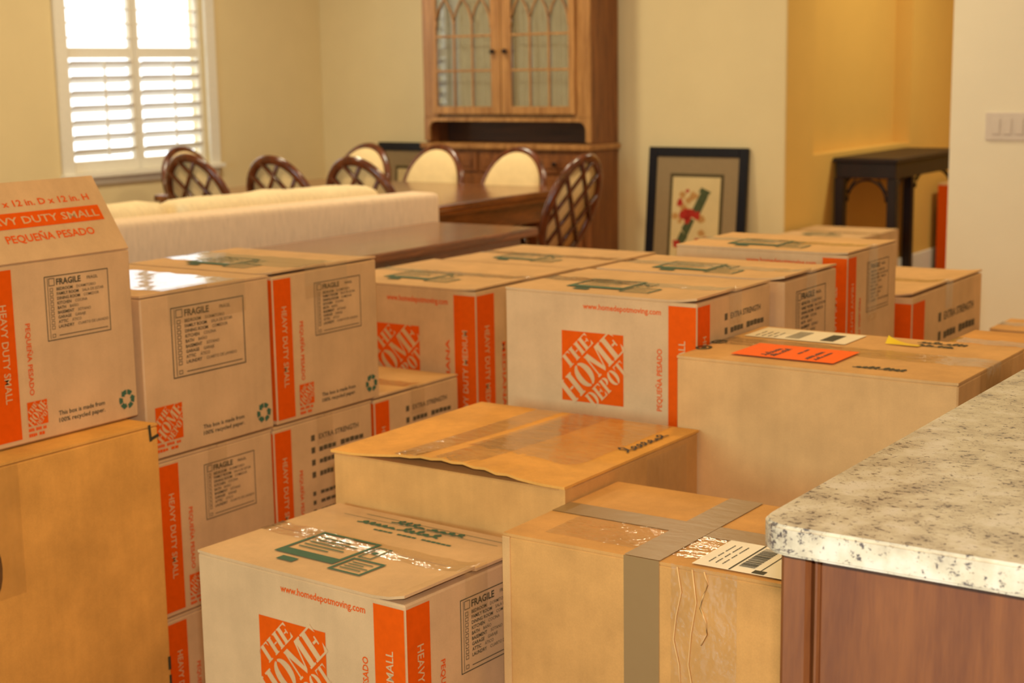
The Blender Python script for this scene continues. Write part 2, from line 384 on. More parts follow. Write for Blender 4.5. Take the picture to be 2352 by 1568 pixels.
def logo_letters(u, v, s):
    k = Ink(); c = (u+s/2, v+s/2); a = PI/4; n = (-math.sin(a), math.cos(a))
    for t, w, h, b, al in (('THE', .60, .20, .235, -.03), ('HOME', 1.20, .36, -.165, .0), ('DEPOT', .80, .22, -.425, .02)):
        k.add(slab_text(t, w*s, h*s), c[0]+n[0]*b*s+math.cos(a)*al*s, c[1]+n[1]*b*s+math.sin(a)*al*s, 1, a)
    return k

def recycle(u, v, r):
    k = Ink()
    for i in range(3):
        a = 90 + 120*i
        ring(k, u, v, r, r, r*.52, r*.52, a-48, a-6, 5); ring(k, u, v, r, r, r*.52, r*.52, a+2, a+34, 4)
        b = math.radians(a+34); e = math.radians(a+62)
        k.poly(((u+r*1.14*math.cos(b), v+r*1.14*math.sin(b)), (u+r*.76*math.cos(e), v+r*.76*math.sin(e)), (u+r*.36*math.cos(b), v+r*.36*math.sin(b))))
    return k

ROWS = [('BEDROOM', 'DORMITORIO'), ('FAMILY ROOM', 'SALA DE ESTAR'), ('DINING ROOM', 'COMEDOR'), ('KITCHEN', 'COCINA'), ('BATH', 'BA\u00d1O'), ('BASEMENT', 'S\u00d3TANO'), ('GARAGE', 'GARAJE'), ('ATTIC', '\u00c1TICO'), ('LAUNDRY', 'CUARTO DE LAVADO')]
def checklist(u0, u1, v0, v1):
    k = Ink(); w = u1-u0; h = v1-v0; t = w*.011
    k.frame(u0, u1, v0, v1, t)
    k.rect(u0+w*.045, u0+w*.052, v0+h*.03, v1-h*.03)
    k.frame(u0+w*.065, u0+w*.155, v1-h*.155, v1-h*.035, t*.8)
    k.text('FRAGILE', u0+w*.18, v1-h*.145, h*.095, 0, .03); k.text('FR\u00c1GIL', u0+w*.66, v1-h*.125, h*.05, 0, .008)
    for i, (a, b) in enumerate(ROWS):
        y = v1 - h*(.235+.073*i)
        k.frame(u0+w*.075, u0+w*.125, y-h*.008, y+h*.048, t*.6)
        g = glyphs(a, .022); k.text(a, u0+w*.18, y, h*.048, 0, .022); k.text(b, u0+w*.18+g.width()*h*.048/.73+w*.06, y, h*.045, 0, .004)
    k.frame(u0+w*.075, u0+w*.125, v0+h*.045, v0+h*.1, t*.6)
    k.rect(u0+w*.18, u1-w*.05, v0+h*.06, v0+h*.072)
    return k

def word_bars(u, v, w, h, seed, words):
    r = random.Random(seed); k = Ink(); tot = sum(words) + .25*(len(words)-1); x = u
    for q in words:
        ww = w*q/tot; n = max(2, int(q*4)); 
        for i in range(n): k.rect(x+ww*i/n, x+ww*(i+.86)/n, v+h*r.random()*.12, v+h*(1-r.random()*.15))
        x += ww + w*.25/tot
    return k

def bullets(u0, v1, w, h, part):
    k = Ink()
    for i in range(4 if part == 0 else 0):
        y = v1 - h*.115*i; q = h*.055
        k.rect(u0, u0+w*.06, y-q, y)
        if i == 0: k.text('EXTRA STRENGTH', u0+w*.13, y-q*.95, q*.9, 0, .018, wide=w*.0 or None)
        else: k.add(word_bars(u0+w*.13, y-q, w*(.72, .78, .7, .62)[i], q*.9, i, (1, 1.4)))
    for i in range(4 if part == 1 else 0):
        y = v1 - h*(.53 + .085*i); q = h*.04
        k.rect(u0, u0+w*.05, y-q, y); k.add(word_bars(u0+w*.13, y-q, w*(.6, .7, .5, .62)[i], q*.9, i+9, (1.2, 1)))
    return k

def computer_art(u, v, s):
    k = Ink(); k.frame(u, u+s*.118, v+s*.016, v+s*.108, s*.006); k.rect(u, u+s*.118, v, v+s*.0158)
    k.rect(u+s*.03, u+s*.062, v-s*.026, v-s*.010)
    for i, w in enumerate((.06, .08, .07, .085, .06)): k.rect(u+s*.014, u+s*(.014+w), v+s*(.036+.012*i), v+s*(.0395+.012*i))
    a, b = u+s*.124, v-s*.018
    k.frame(a, a+s*.063, b, b+s*.058, s*.005)
    for i, w in enumerate((.04, .045, .03, .04)): k.rect(a+s*.011, a+s*(.011+w), b+s*(.014+.009*i), b+s*(.017+.009*i))
    a, b = u+s*.124, v+s*.046
    k.frame(a, a+s*.026, b, b+s*.05, s*.003); k.rect(a+s*.008, a+s*.018, b+s*.02, b+s*.03)
    return k

# ------------------------------------------------------------------ cartons
def flap_z(u, lift):      # u -1..1 along the long side
    return lift*max(0, (u-.7)/.3)**2 + lift*.12*max(0, (-u-.85)/.15)**2

def carton(name, label, x0, x1, y0, y1, z0, z1, m, yaw=0, lift=.004, tape=M_tape, tape_w=.05, seam=0.0, open_top=False, group=None, cat='box', drop=.06):
    w, d, h = x1-x0, y1-y0, z1-z0
    t = thing(name, label, cat, ((x0+x1)/2, (y0+y1)/2, z0), yaw, group)
    box('body', -w/2, w/2, -d/2, d/2, 0, h-.004, m, t, .0025)
    if open_top: return t, w, d, h
    for s in (-1, 1):
        bm = bmesh.new(); n = 14; g = []
        a, b = (-d/2+.0005, seam-.0015) if s < 0 else (seam+.0015, d/2-.0005)
        lf = lift*(1 if s < 0 else .6)
        for zz in (0, .004):
            g.append([[bm.verts.new((-w/2+w*i/n, yy, h-.004+zz+flap_z(-1+2*i/n, lf)*(1 if j == 0 else 1.0))) for i in range(n+1)] for j, yy in enumerate((a, b))])
        for q in range(2):
            for i in range(n):
                f = (g[q][0][i], g[q][0][i+1], g[q][1][i+1], g[q][1][i]); bm.faces.new(f if q else f[::-1])
        for j in range(2):
            for i in range(n):
                f = (g[0][j][i], g[0][j][i+1], g[1][j][i+1], g[1][j][i]); bm.faces.new(f if j == 0 else f[::-1])
        for i in (0, n):
            f = (g[0][0][i], g[1][0][i], g[1][1][i], g[0][1][i]); bm.faces.new(f if i == 0 else f[::-1])
        bm_obj('flap', bm, m, t)
    if tape:
        bm = bmesh.new(); n = 24; rows = []; pts = [(-w/2-.0012, h-.06), (-w/2-.0012, h-.001)]
        pts += [(-w/2+w*i/n, h+.0012+flap_z(-1+2*i/n, lift)+.0004*math.sin(i*2.3)) for i in range(n+1)] + [(w/2+.0012, h-.001+lift), (w/2+.0012, h-drop)]
        for px, pz in pts: rows.append([bm.verts.new((px, seam+tape_w*(j/4-.5), pz+.0007*math.sin(px*90+j*2.1))) for j in range(5)])
        for A, B in zip(rows, rows[1:]):
            for j in range(4): bm.faces.new((A[j], B[j], B[j+1], A[j+1]))
        bm_obj('tape', bm, tape, t, True)
    return t, w, d, h

def moving_box(label, x0, x1, y0, y1, z0, z1, right='check', front=True, yaw=0, size='SMALL', art=True, group='printed moving boxes', lift=.0015, open_top=False, drop=.06, spanish='PEQUE\u00d1A PESADO', tape=M_tape, tape_w=.05):
    t, w, d, h = carton('moving_box', label, x0, x1, y0, y1, z0, z1, M_card, yaw, lift, tape, tape_w, open_top=open_top, group=group, drop=drop)
    F = FACES['front'](w, d, h); R = FACES['right'](w, d, h); T = FACES['top'](w, d, h)
    if front:
        k = Ink().rect(w*.862, w*.997, h*.03, h*.965); stamp('stripe', k, F, M_orange, t)
        stamp('stripe_lettering', Ink().text('HEAVY DUTY '+size, w*.945, h*.2, w*.034, PI/2, .009, wide=h*.56), F, M_card, t, .001)
        s = w*.325; lg = stamp('logo_square', Ink().rect(w*.31, w*.31+s, h*.76-s, h*.76), F, M_orange, t)
        stamp('logo_lettering', logo_letters(w*.31, h*.76-s, s), F, M_card, lg, .001)
        stamp('web_address', Ink().text('www.homedepotmoving.com', w*.425, h*.905, h*.036, 0, .016, wide=w*.4), F, M_orange, t)
        stamp('spanish_lettering', Ink().text(spanish, w*.83, h*.32, w*.026, PI/2, .02, wide=h*.38), F, M_orange, t)
    if right:
        if right != 'wide':
            stamp('stripe', Ink().rect(d*.008, d*.165, h*.03, h*.965), R, M_orange, t)
            stamp('stripe_lettering', Ink().text('HEAVY DUTY '+size, d*.075, h*.78, d*.045, -PI/2, .009, wide=h*.54), R, M_card, t, .001)
            stamp('spanish_lettering', Ink().text(spanish, d*.235, h*.66, d*.032, -PI/2, .02, wide=h*.4), R, M_orange, t)
        if right in ('check', 'wide'):
            a, b, c0, c1 = (.38, .83, .54, .9) if right == 'check' else (.215, .785, .47, .905)
            stamp('checklist', checklist(d*a, d*b, h*c0, h*c1), R, M_black, t)
            q = .135 if right == 'check' else .2; u = .21 if right == 'check' else .065; vv = .09 if right == 'check' else .1
            lg = stamp('logo_square', Ink().rect(d*u, d*(u+q), h*vv, h*vv+d*q), R, M_orange, t)
            stamp('logo_lettering', logo_letters(d*u, h*vv, d*q), R, M_card, lg, .001)
            stamp('fine_print', word_bars(d*u, h*(vv-.03), d*q*.9, h*.02, 3, (1, 1, .6)).add(word_bars(d*u, h*(vv-.06), d*q*.8, h*.02, 4, (1, .7))), R, M_orange, t)
            k = Ink().text('This box is made from', d*.42, h*.115, h*.026, 0, .016, wide=d*.33).text('100% recycled paper.', d*.42, h*.075, h*.026, 0, .016, wide=d*.33)
            stamp('recycled_slogan', k, R, M_black, t)
            stamp('recycling_mark', recycle(d*.915, h*.115, d*.058), R, M_green, t)
        else:
            for part in (0, 1): stamp('feature_list', bullets(d*.36, h*.88, d*.6, h*.75, part), R, M_softblack, t)
    if art and not open_top:
        stamp('computer_picture', computer_art(w*.235, d*.21, w/.406), T, M_green, t, .0016)
    return t

def plain_box(label, x0, x1, y0, y1, z0, z1, m=None, yaw=0, tape=M_tape, lift=.003, seam=0.0, group=None, tape_w=.05, drop=.06):
    return carton('shipping_box', label, x0, x1, y0, y1, z0, z1, m or M_kraft, yaw, lift, tape, tape_w, seam, group=group, drop=drop)

# ================================================================== setting
ZC = 2.75
struct(box('floor', -6.6, 3.1, -4.1, 10.5, -.05, 0, M_floor))
struct(box('ceiling', -6.6, 3.1, -4.1, 10.5, ZC, ZC+.05, M_ceil))
WX = -6.49; BY = 7.43; GX = -3.36
# wall with the shuttered window
bm = bmesh.new(); wy0, wy1, wz0, wz1 = 5.43, 6.43, .79, 2.2
add_box(bm, WX-.12, WX, -4.1, wy0, 0, ZC); add_box(bm, WX-.12, WX, wy1, BY+.12, 0, ZC); add_box(bm, WX-.12, WX, wy0, wy1, 0, wz0); add_box(bm, WX-.12, WX, wy0, wy1, wz1, ZC)
struct(bm_obj('wall_left', bm, M_wall))
struct(box('wall_back', WX, GX-.16, BY, BY+.12, 0, ZC, M_wall))
struct(box('wall_back_end', GX-.16, GX-.0005, BY-.0005, BY+.02, 0, ZC, M_wall))
# hall wall, its warm light put into the gold colour, with its shallow niche
bm = bmesh.new(); ny0, ny1, nz0, nz1 = 7.80, 9.27, .825, 2.25
add_box(bm, GX-.16, GX, BY+.0195, ny0, 0, ZC); add_box(bm, GX-.16, GX, ny1, 10.5, 0, ZC); add_box(bm, GX-.16, GX, ny0, ny1, 0, nz0); add_box(bm, GX-.16, GX, ny0, ny1, nz1, ZC); add_box(bm, GX-.16, GX-.11, ny0, ny1, nz0, nz1)
struct(bm_obj('wall_hall', bm, M_wall2))
struct(box('wall_hall_end', GX, 3.1, 10.38, 10.5, 0, ZC, M_wall2))
struct(box('wall_right', -2.098, 3.0, 6.25, 6.38, 0, ZC, M_wall3))
struct(box('wall_kitchen', 3.0, 3.1, -4.1, 10.38, 0, ZC, M_wall3))
struct(box('wall_front', WX, 3.0, -4.1, -4.0, 0, ZC, M_wall3))
w2 = bpy.data.objects.new('added_window', None); C.objects.link(w2); struct(w2, 'made-up wide window with white shade behind the viewer, added for the daylight fill')  # unseen window made up to go with the added daylight fill
box('shade', -3.6, -1.2, -3.985, -3.98, .9, 2.2, M_white, w2); box('sill', -3.67, -1.13, -4.0, -3.95, .87, .9, M_white, w2, .003)
for a in (-3.67, -1.2): box('casing', a, a+.07, -4.0, -3.975, .9, 2.27, M_white, w2)
box('casing', -3.6, -1.2, -4.0, -3.975, 2.2, 2.27, M_white, w2)
def baseboard(name, x0, x1, y0, y1):
    bm = bmesh.new(); add_box(bm, x0, x1, y0, y1, 0, .13, .004); struct(bm_obj(name, bm, M_white))
baseboard('baseboard_left', WX, WX+.016, -3.9, BY); baseboard('baseboard_back', WX+.016, GX, BY-.016, BY); baseboard('baseboard_hall', GX, GX+.016, BY, 10.38); baseboard('baseboard_right', -2.098, 3.0, 6.234, 6.25)

# window: casing, sill, panes, plantation shutters
w1 = bpy.data.objects.new('window_1', None); C.objects.link(w1); w1.location = (WX, 0, 0); struct(w1, 'white plantation shutter window on the left wall')
def wbox(n, a, b, y0, y1, z0, z1, m=M_white, p=w1, bev=.003): return box(n, a, b, y0, y1, z0, z1, m, p, bev)
wbox('casing', 0, .022, 5.36, 5.435, .77, 2.28); wbox('casing', 0, .022, 6.425, 6.50, .77, 2.28); wbox('casing', 0, .022, 5.36, 6.50, 2.2, 2.28)
wbox('sill', -.1, .05, 5.35, 6.51, .775, .80); wbox('apron', 0, .018, 5.37, 6.49, .735, .775)
wbox('pane', -.105, -.101, wy0, wy1, wz0, wz1, M_wglass, w1, 0)
for (a, b) in ((5.437, 5.922), (5.926, 6.423)):
    sh = bpy.data.objects.new('shutter', None); link(sh, w1)
    st = .046
    wbox('stile', -.05, -.02, a, a+st*.7, .80, 2.2, p=sh); wbox('stile', -.05, -.02, b-st*.7, b, .80, 2.2, p=sh)
    wbox('rail', -.05, -.02, a+st*.7, b-st*.7, .80, .862, p=sh); wbox('rail', -.05, -.02, a+st*.7, b-st*.7, 1.40, 1.455, p=sh); wbox('rail', -.05, -.02, a+st*.7, b-st*.7, 2.13, 2.2, p=sh)
    bm = bmesh.new(); n = 10; hw = .044; th = .0055; y0, y1 = a+st*.7+.002, b-st*.7-.002
    rp = [(hw*math.cos(q*2*PI/n), th*math.sin(q*2*PI/n)) for q in range(n)]
    A = [bm.verts.new((p[0], y0, p[1])) for p in rp]; B = [bm.verts.new((p[0], y1, p[1])) for p in rp]
    for q in range(n): bm.faces.new((A[q], A[(q+1) % n], B[(q+1) % n], B[q]))
    bm.faces.new(A[::-1]); bm.faces.new(B); bmesh.ops.recalc_face_normals(bm, faces=bm.faces[:])
    me = bpy.data.meshes.new('louver'); bm.to_mesh(me); bm.free(); me.materials.append(M_white)
    zs = [(.905+.0765*i, -.50) for i in range(7)] + [(1.505+.0765*i, .05) for i in range(8)]
    for z, tl in zs:
        o = bpy.data.objects.new('louver', me); link(o, sh); o.location = (-.036, 0, z); o.rotation_euler = (0, tl, 0)
    m_ = (a+b)/2
    wbox('tilt_bar', .004, .014, m_-.005, m_+.005, .885, 1.385, p=sh, bev=0)

# ================================================================== counter island
isl = thing('kitchen_island', 'brown stained wood island base with a recessed end panel', 'cabinet', (-.54, 1.2, 0))
def ib(n, *a, **k): return box(n, *a, M_cab, isl, **k)
ib('carcass', .006, 1.7, .022, .95, .10, .888)
ib('post', -.004, .024, .006, .05, 0, .888, bevel=.004)
ib('bead', .025, .031, .012, .024, .06, .888, bevel=.002)
ib('panel', .031, 1.69, .016, .024, .10, .888)
ib('plinth', .02, 1.69, .05, .93, 0, .10)
bm = bmesh.new(); r = .035; X0, X1, Y0, Y1 = -.562, 1.25, 1.187, 2.2
poly = []
for cx, cy, a0 in ((X0+r, Y0+r, 180), (X1-r, Y0+r, 270), (X1-r, Y1-r, 0), (X0+r, Y1-r, 90)):
    for i in range(9): a = math.radians(a0+90*i/8); poly.append((cx+r*math.cos(a), cy+r*math.sin(a)))
v = [bm.verts.new((x, y, .888)) for x, y in poly]; f = bm.faces.new(v)
rr = bmesh.ops.extrude_face_region(bm, geom=[f]); up = [e for e in rr['geom'] if isinstance(e, bmesh.types.BMVert)]
bmesh.ops.translate(bm, vec=(0, 0, .027), verts=up); bmesh.ops.recalc_face_normals(bm, faces=bm.faces[:])
ed = [e for e in bm.edges if abs(e.verts[0].co.z-e.verts[1].co.z) < 1e-5]
bmesh.ops.bevel(bm, geom=ed, offset=.0028, segments=3, affect='EDGES')
tag(bm_obj('granite_countertop', bm, M_granite), 'speckled beige granite countertop slab with a rounded corner', 'countertop')

# ================================================================== moving boxes
# left row, faces towards +X at x = -2.09
XF = -2.09
moving_box('moving box with wide checklist print, upper of stack, shiny taped top beside open-flap box', XF-.406, XF, 1.880, 2.212, .612, .915, right='wide', front=False, lift=.002, art=False, tape=M_film, tape_w=.20)
moving_box('moving box with red stripe and checklist, topmost just right of the wide-checklist box', XF-.406, XF, 2.222, 2.545, .612, .915, right='check', lift=.006, tape=M_film, tape_w=.13)
moving_box('moving box with checklist print in middle layer, beside tall amber carton', XF-.406, XF, 1.90, 2.203, .307, .608, right='check')
moving_box('moving box with bulleted list in middle layer, partly behind the torn-lid carton', XF-.406, XF, 2.208, 2.515, .307, .608, right='bullet')
moving_box('low moving box with bulleted list in front of the medium-size box', XF-.406, XF, 2.524, 2.83, .307, .610, right='bullet', lift=.005)
moving_box('bottom moving box with bulleted list between tall amber carton and front box', XF-.406, XF, 1.90, 2.203, 0, .304, right='bullet')
moving_box('floor-level moving box hidden beneath the middle bulleted box', XF-.406, XF, 2.208, 2.515, 0, .304, right='check')
moving_box('floor-level moving box hidden beneath the low bulleted box', XF-.406, XF, 2.524, 2.83, 0, .304, right='check')

# tall amber carton at the left edge and the open box on it
t, w, d, h = plain_box('tall plain amber cardboard carton at left edge under the open-flap box', -2.55, -2.02, 1.17, 1.842, 0, .70, M_amber, tape=None)
R = FACES['right'](w, d, h)
k = Ink().line([(d-.020, h+.0), (d-.018, h-.026)], .006).line([(d-.018, h-.024), (d-.001, h-.020)], .006); stamp('corner_mark', k, R, M_black, t)
k = Ink().rect(d-.007, d-.0005, h-.455, h-.43).rect(d-.006, d-.0005, h-.53, h-.465); stamp('corner_mark', k, R, M_black, t)
k = Ink(); k.poly([(d-.362+.018*math.cos(a*PI/8), h-.168+.045*math.sin(a*PI/8)) for a in range(16)]); stamp('hand_hole', k, R, M_hole, t)
k = Ink().rect(d*.46, d*.47+.055, h-.22, h-.002); stamp('clear_tape_strip', k, R, M_tape, t, .0008)

t = moving_box('open moving box with raised printed flap on top of tall amber carton', XF-.406, XF, 1.558, 1.863, .703, 1.007, right='check', open_top=True)
def flap(par, hinge, dirv, along, length, width, m=M_card, thick=.004):
    """a raised flap: hinge = centre of the hinge line"""
    hv = Vector(hinge); dv = Vector(dirv).normalized(); av = Vector(along).normalized(); nv = av.cross(dv)
    M = Matrix(((av.x, dv.x, nv.x, hv.x), (av.y, dv.y, nv.y, hv.y), (av.z, dv.z, nv.z, hv.z), (0, 0, 0, 1)))
    return box('flap', -width/2, width/2, 0, length, -thick/2, thick/2, m, par, .001, M), M
f, M = flap(t, (.203, 0, .302), (-.085, 0, .125), (0, 1, 0), .152, .302)
M2 = M @ Matrix.Translation((-.151, 0, .002))
k = Ink().rect(.01, .281, .062, .092); s_ = stamp('stripe', k, M2, M_orange, f)
stamp('stripe_lettering', Ink().text('HEAVY DUTY SMALL', .016, .070, .0145, 0, .009, wide=.258), M2, M_card, s_, .001)
stamp('flap_lettering', Ink().text('PEQUE\u00d1A PESADO', .062, .036, .0145, 0, .022, wide=.185), M2, M_orange, f)
stamp('size_lettering', Ink().text('16 in. W x 12 in. D x 12 in. H', .008, .104, .0125, 0, .022, wide=.262), M2, M_orange, f)
flap(t, (-.201, 0, .302), (.055, 0, .13), (0, -1, 0), .152, .302)
flap(t, (0, .150, .301), (0, -.1, -.08), (-1, 0, 0), .12, .38)
flap(t, (0, -.150, .301), (0, .1, -.08), (1, 0, 0), .12, .38)

# front box with the computer picture, and the box it stands on
t = moving_box('moving box with green computer picture and marker writing, nearest one in front', -1.628, -1.222, 1.545, 1.85, .307, .61, right='check', yaw=-.05, lift=.010)
w, d, h = .406, .305, .303; T = FACES['top'](w, d, h)
k = scribble(w*.24, d*.80, w*.5, .016, 5, .0042, 11).add(scribble(w*.36, d*.885, w*.42, .014, 8, .004, 9))
stamp('marker_writing', k, T, M_green, t, .0012)
k = Ink().rect(w*.2, w*.9, d*.925, d*.929).rect(w*.12, w*.88, d*.868, d*.871).add(word_bars(w*.36, d*.735, w*.38, .006, 2, (1, 1, 1.5)))
stamp('ruled_lines', k, T, M_green, t, .0009)
moving_box('floor-level moving box beneath the nearest computer-picture box', -1.628, -1.222, 1.545, 1.85, 0, .302, right='bullet', yaw=-.05)

# middle stack with the big logo and the box behind it
moving_box('moving box with large orange logo square, top of the centre stack', -1.647, -1.241, 2.388, 2.690, .601, .900, right='bullet', lift=.006)
for i, (a, b) in enumerate(((.3, .596), (0, .295))):
    moving_box(('moving box hidden under the large-logo box, middle of the centre stack', 'moving box at the bottom of the centre stack under the large-logo box')[i], -1.645, -1.239, 2.388, 2.690, a, b, right='check', art=False)
moving_box('moving box directly behind the large-logo box with checklist facing right', -1.641, -1.222, 2.712, 2.965, .601, .900, right='wide', front=False, lift=.008)
moving_box('moving box under the one directly behind the large-logo box', -1.641, -1.222, 2.712, 2.965, 0, .599, right=None, front=False, art=False)
t = moving_box('moving box at the back with tape over its checklist, beside the pale wall corner', -1.64, -1.234, 3.055, 3.34, .611, .914, right='check', lift=.003, drop=.16)
for a, b in ((.306, .606), (0, .301)):
    moving_box(('moving box under the rear tape-covered one, middle', 'moving box under the rear tape-covered one, on the floor')[a == 0], -1.64, -1.234, 3.055, 3.34, a, b, right='check', art=False)
# medium boxes behind the left row
moving_box('medium moving box with logo and double orange stripe behind the left row', -2.515, -2.06, 2.865, 3.31, .405, .805, right='bullet', size='MEDIUM', lift=.004, spanish='MEDIANA')
moving_box('floor-level medium moving box beneath the one behind the left row', -2.515, -2.06, 2.865, 3.31, 0, .400, right='bullet', size='MEDIUM', spanish='MEDIANA')
moving_box('medium moving box farthest back near the sofa table end', -2.50, -2.06, 3.33, 3.72, .405, .803, right='check', size='MEDIUM', spanish='MEDIANA')
moving_box('floor-level medium moving box beneath the farthest back one', -2.50, -2.06, 3.33, 3.72, 0, .400, right='check', size='MEDIUM', spanish='MEDIANA')
# right rear box with bullets
moving_box('large moving box with bulleted list in front of the pale wall at right', -1.67, -1.205, 3.37, 3.87, .26, .785, right='bullet', size='LARGE', lift=.008, spanish='GRANDE')
plain_box('flat carton on the floor beneath the large bulleted moving box', -1.68, -1.2, 3.37, 3.87, 0, .254)

# torn-lid amber carton
t, w, d, h = carton('shipping_box', 'brown carton with torn half-open taped lid behind the nearest moving box', -1.640, -1.19, 1.872, 2.296, .30, .694, M_kraft, 0, 0, None, open_top=True)
t['category'] = 'box'
bm = bmesh.new(); n = 22; rows = []
for zz in (0, .004):
    rows.append([[bm.verts.new((-w/2-.002+(w+.004)*i/n, -d/2-.004+(d+.004)*j/6, h-.002+zz + (.014*math.sin(PI*min(1, max(0, (i/n-.08)/.84)))**1.5*(1-j/6)**1.6) + (.0025*math.sin(i*3.1) if j == 0 and 6 < i < 18 else 0))) for i in range(n+1)] for j in range(7)])
for q in range(2):
    for j in range(6):
        for i in range(n):
            f = (rows[q][j][i], rows[q][j][i+1], rows[q][j+1][i+1], rows[q][j+1][i]); bm.faces.new(f if q else f[::-1])
for i in range(n):
    bm.faces.new((rows[0][0][i], rows[0][0][i+1], rows[1][0][i+1], rows[1][0][i])); bm.faces.new((rows[0][6][i+1], rows[0][6][i], rows[1][6][i], rows[1][6][i+1]))
for j in range(6):
    bm.faces.new((rows[0][j+1][0], rows[0][j][0], rows[1][j][0], rows[1][j+1][0])); bm.faces.new((rows[0][j][n], rows[0][j+1][n], rows[1][j+1][n], rows[1][j][n]))
lid = bm_obj('lid', bm, M_amber, t)
def lid_strip(name, u0, u1, m=M_tape, v0=0, v1=1, over=.0012):
    bm = bmesh.new(); g = []
    for i in range(9):
        u = u0+(u1-u0)*i/8; ii = u
        g.append([bm.verts.new((-w/2+w*u, -d/2-.004+(d+.004)*(v0+(v1-v0)*j/10), h+.002+over+.014*math.sin(PI*min(1, max(0, (ii-.08)/.84)))**1.5*(1-(v0+(v1-v0)*j/10))**1.6 + (.003*math.sin(i*2.6) if j == 0 else .0))) for j in range(11)])
    for i in range(8):
        for j in range(10): bm.faces.new((g[i][j], g[i+1][j], g[i+1][j+1], g[i][j+1]))
    return bm_obj(name, bm, m, lid, True)
lid_strip('tape', .28, .40); lid_strip('tape', .46, .62); lid_strip('tape', .44, .90, v0=.25, over=.0018)
T = FACES['top'](w, d, h); k = scribble(0, 0, .17, .028, 21, .0035, 7)
kk = Ink().add(k, w*.955, d*.52, 1, PI/2); stamp('marker_writing', kk, T, M_marker, lid, .004)
box('corner_flap', w/2-.01, w/2+.001, -d/2-.001, -d/2+.02, h-.05, h-.002, M_kraft, t)
R = FACES['right'](w, d, h)
stamp('tape_patch', Ink().rect(d*.58, d*.9, h-.10, h-.012), R, M_tape, t, .0012)
plain_box('carton on the floor beneath the torn-lid carton', -1.64, -1.19, 1.872, 2.296, 0, .293, M_kraft2)

# front right carton with grey tape
t, w, d, h = plain_box('brown carton with crossed grey-brown tape and white shipping label, front right by the island', -1.186, -.70, 1.704, 2.02, 0, .67, M_kraft, tape=None, seam=.02)
T = FACES['top'](w, d, h); F = FACES['front'](w, d, h)
def surf(name, ink, Mf, m, lift): return stamp(name, ink, Mf, m, t, lift)
surf('grey_tape', Ink().rect(0, w, d*.40, d*.56), T, M_grey_tape, .0012)
surf('grey_tape', Ink().rect(w*.40, w*.51, 0, d), T, M_grey_tape, .0016)
surf('grey_tape', Ink().rect(w*.40, w*.51, h-.45, h+.001), F, M_grey_tape, .0012)
surf('clear_tape', Ink().rect(w*.1, w*.8, d*.1, d*.42), T, M_tape, .0009)
for a, b, l in ((.565, .572, .2), (.645, .65, .1), (.61, .7, .26)):
    bm = bmesh.new(); pts = [(-w/2+w*(a+.012*math.sin(q*1.7)), -d/2-.0012, h-.002-l*q/6) for q in range(7)]; add_tube(bm, pts, .0013, 5, rr=.0010)
    bm_obj('tape_wrinkle', bm, M_ridge_highlight, t, True)
surf('clear_tape', Ink().rect(w*.545, w*.74, h-.33, h+.001), F, M_tape, .0007)
box('edge_fold', -w/2-.0012, -w/2+.012, -d/2-.0018, -d/2+.004, .0, h-.004, M_kraft2, t, .001)
lb = surf('shipping_label', Ink().rect(w*.595, w*.965, d*.035, d*.40), T, M_label, .0022)
k = Ink().rect(w*.70, w*.705, d*.04, d*.395).rect(w*.78, w*.783, d*.06, d*.39).rect(w*.765, w*.80, d*.045, d*.085)
r_ = random.Random(3); vv = .10
while vv < .36:
    q = r_.choice((.003, .006, .01)); k.rect(w*.712, w*.758, d*vv, d*(vv+q)); vv += q+r_.choice((.004, .007))
for i in range(3): k.add(word_bars(0, 0, d*.25, .002, i, (1, .8, 1.4)), w*(.63+.02*i), d*.09, 1, PI/2)
k.rect(w*.83, w*.93, d*.2, d*.32); k.add(word_bars(0, 0, d*.09, .012, 4, (1, 1)), w*.9, d*.08, 1, PI/2)
stamp('label_print', k, T, M_black, lb, .0027)

# sticker carton on another carton
t, w, d, h = plain_box('brown carton with fluorescent orange sticker, white label and marker writing', -1.233, -.746, 2.300, 2.648, .40, .82, M_kraft2, lift=.001, tape_w=.075)
x0, y0 = -1.235, 2.300; T = FACES['top'](w, d, h)
def U(x, y): return (x*1.021-x0, y*1.021-y0)
def quad(x_0, x_1, y_0, y_1): a = U(x_0, y_0); b = U(x_1, y_1); return (a[0], b[0], a[1], b[1])
st_ = stamp('orange_sticker', Ink().rect(*quad(-1.134, -.952, 2.300, 2.415)), T, M_sticker, t, .003)
a = U(-1.134, 2.30); k = Ink()
for du, n, hh, sd in ((.075, 8, .012, 31), (.060, 7, .012, 32), (.135, 9, .010, 33), (.150, 9, .008, 36)):
    k.add(scribble(0, 0, .09, hh, sd, .0022, n), a[0]+du, a[1]+.012, 1, PI/2)
k.add(word_bars(0, 0, .045, .006, 6, (1, 1)), a[0]+.105, a[1]+.05, 1, PI/2)
stamp('sticker_writing', k, T, M_marker, st_, .0036)
wl = stamp('white_label', Ink().rect(*quad(-1.195, -1.005, 2.478, 2.580)), T, M_label, t, .0014)
a = U(-1.195, 2.478); k = Ink()
for i in range(7): k.rect(a[0]+.075+.004*i, a[0]+.0765+.004*i, a[1]+.012, a[1]+.085)
stamp('label_print', Ink().rect(a[0]+.14, a[0]+.165, a[1]+.015, a[1]+.08), T, M_black, wl, .0018)
for i in range(4): k.add(word_bars(0, 0, .05, .003, i, (1, 1.2)), a[0]+.02+.012*i, a[1]+.01, 1, PI/2)
stamp('label_print', k, T, M_black, wl, .0018)
k = Ink()
for cx_, cy_ in (U(-1.203, 2.338), U(-1.206, 2.402)):
    ring(k, cx_, cy_, .014, .019, .009, .013, 0, 360, 20); k.poly([(cx_+.005*math.cos(q), cy_+.008*math.sin(q)) for q in (0, 1.2, 2.6, 3.9, 5.1)])
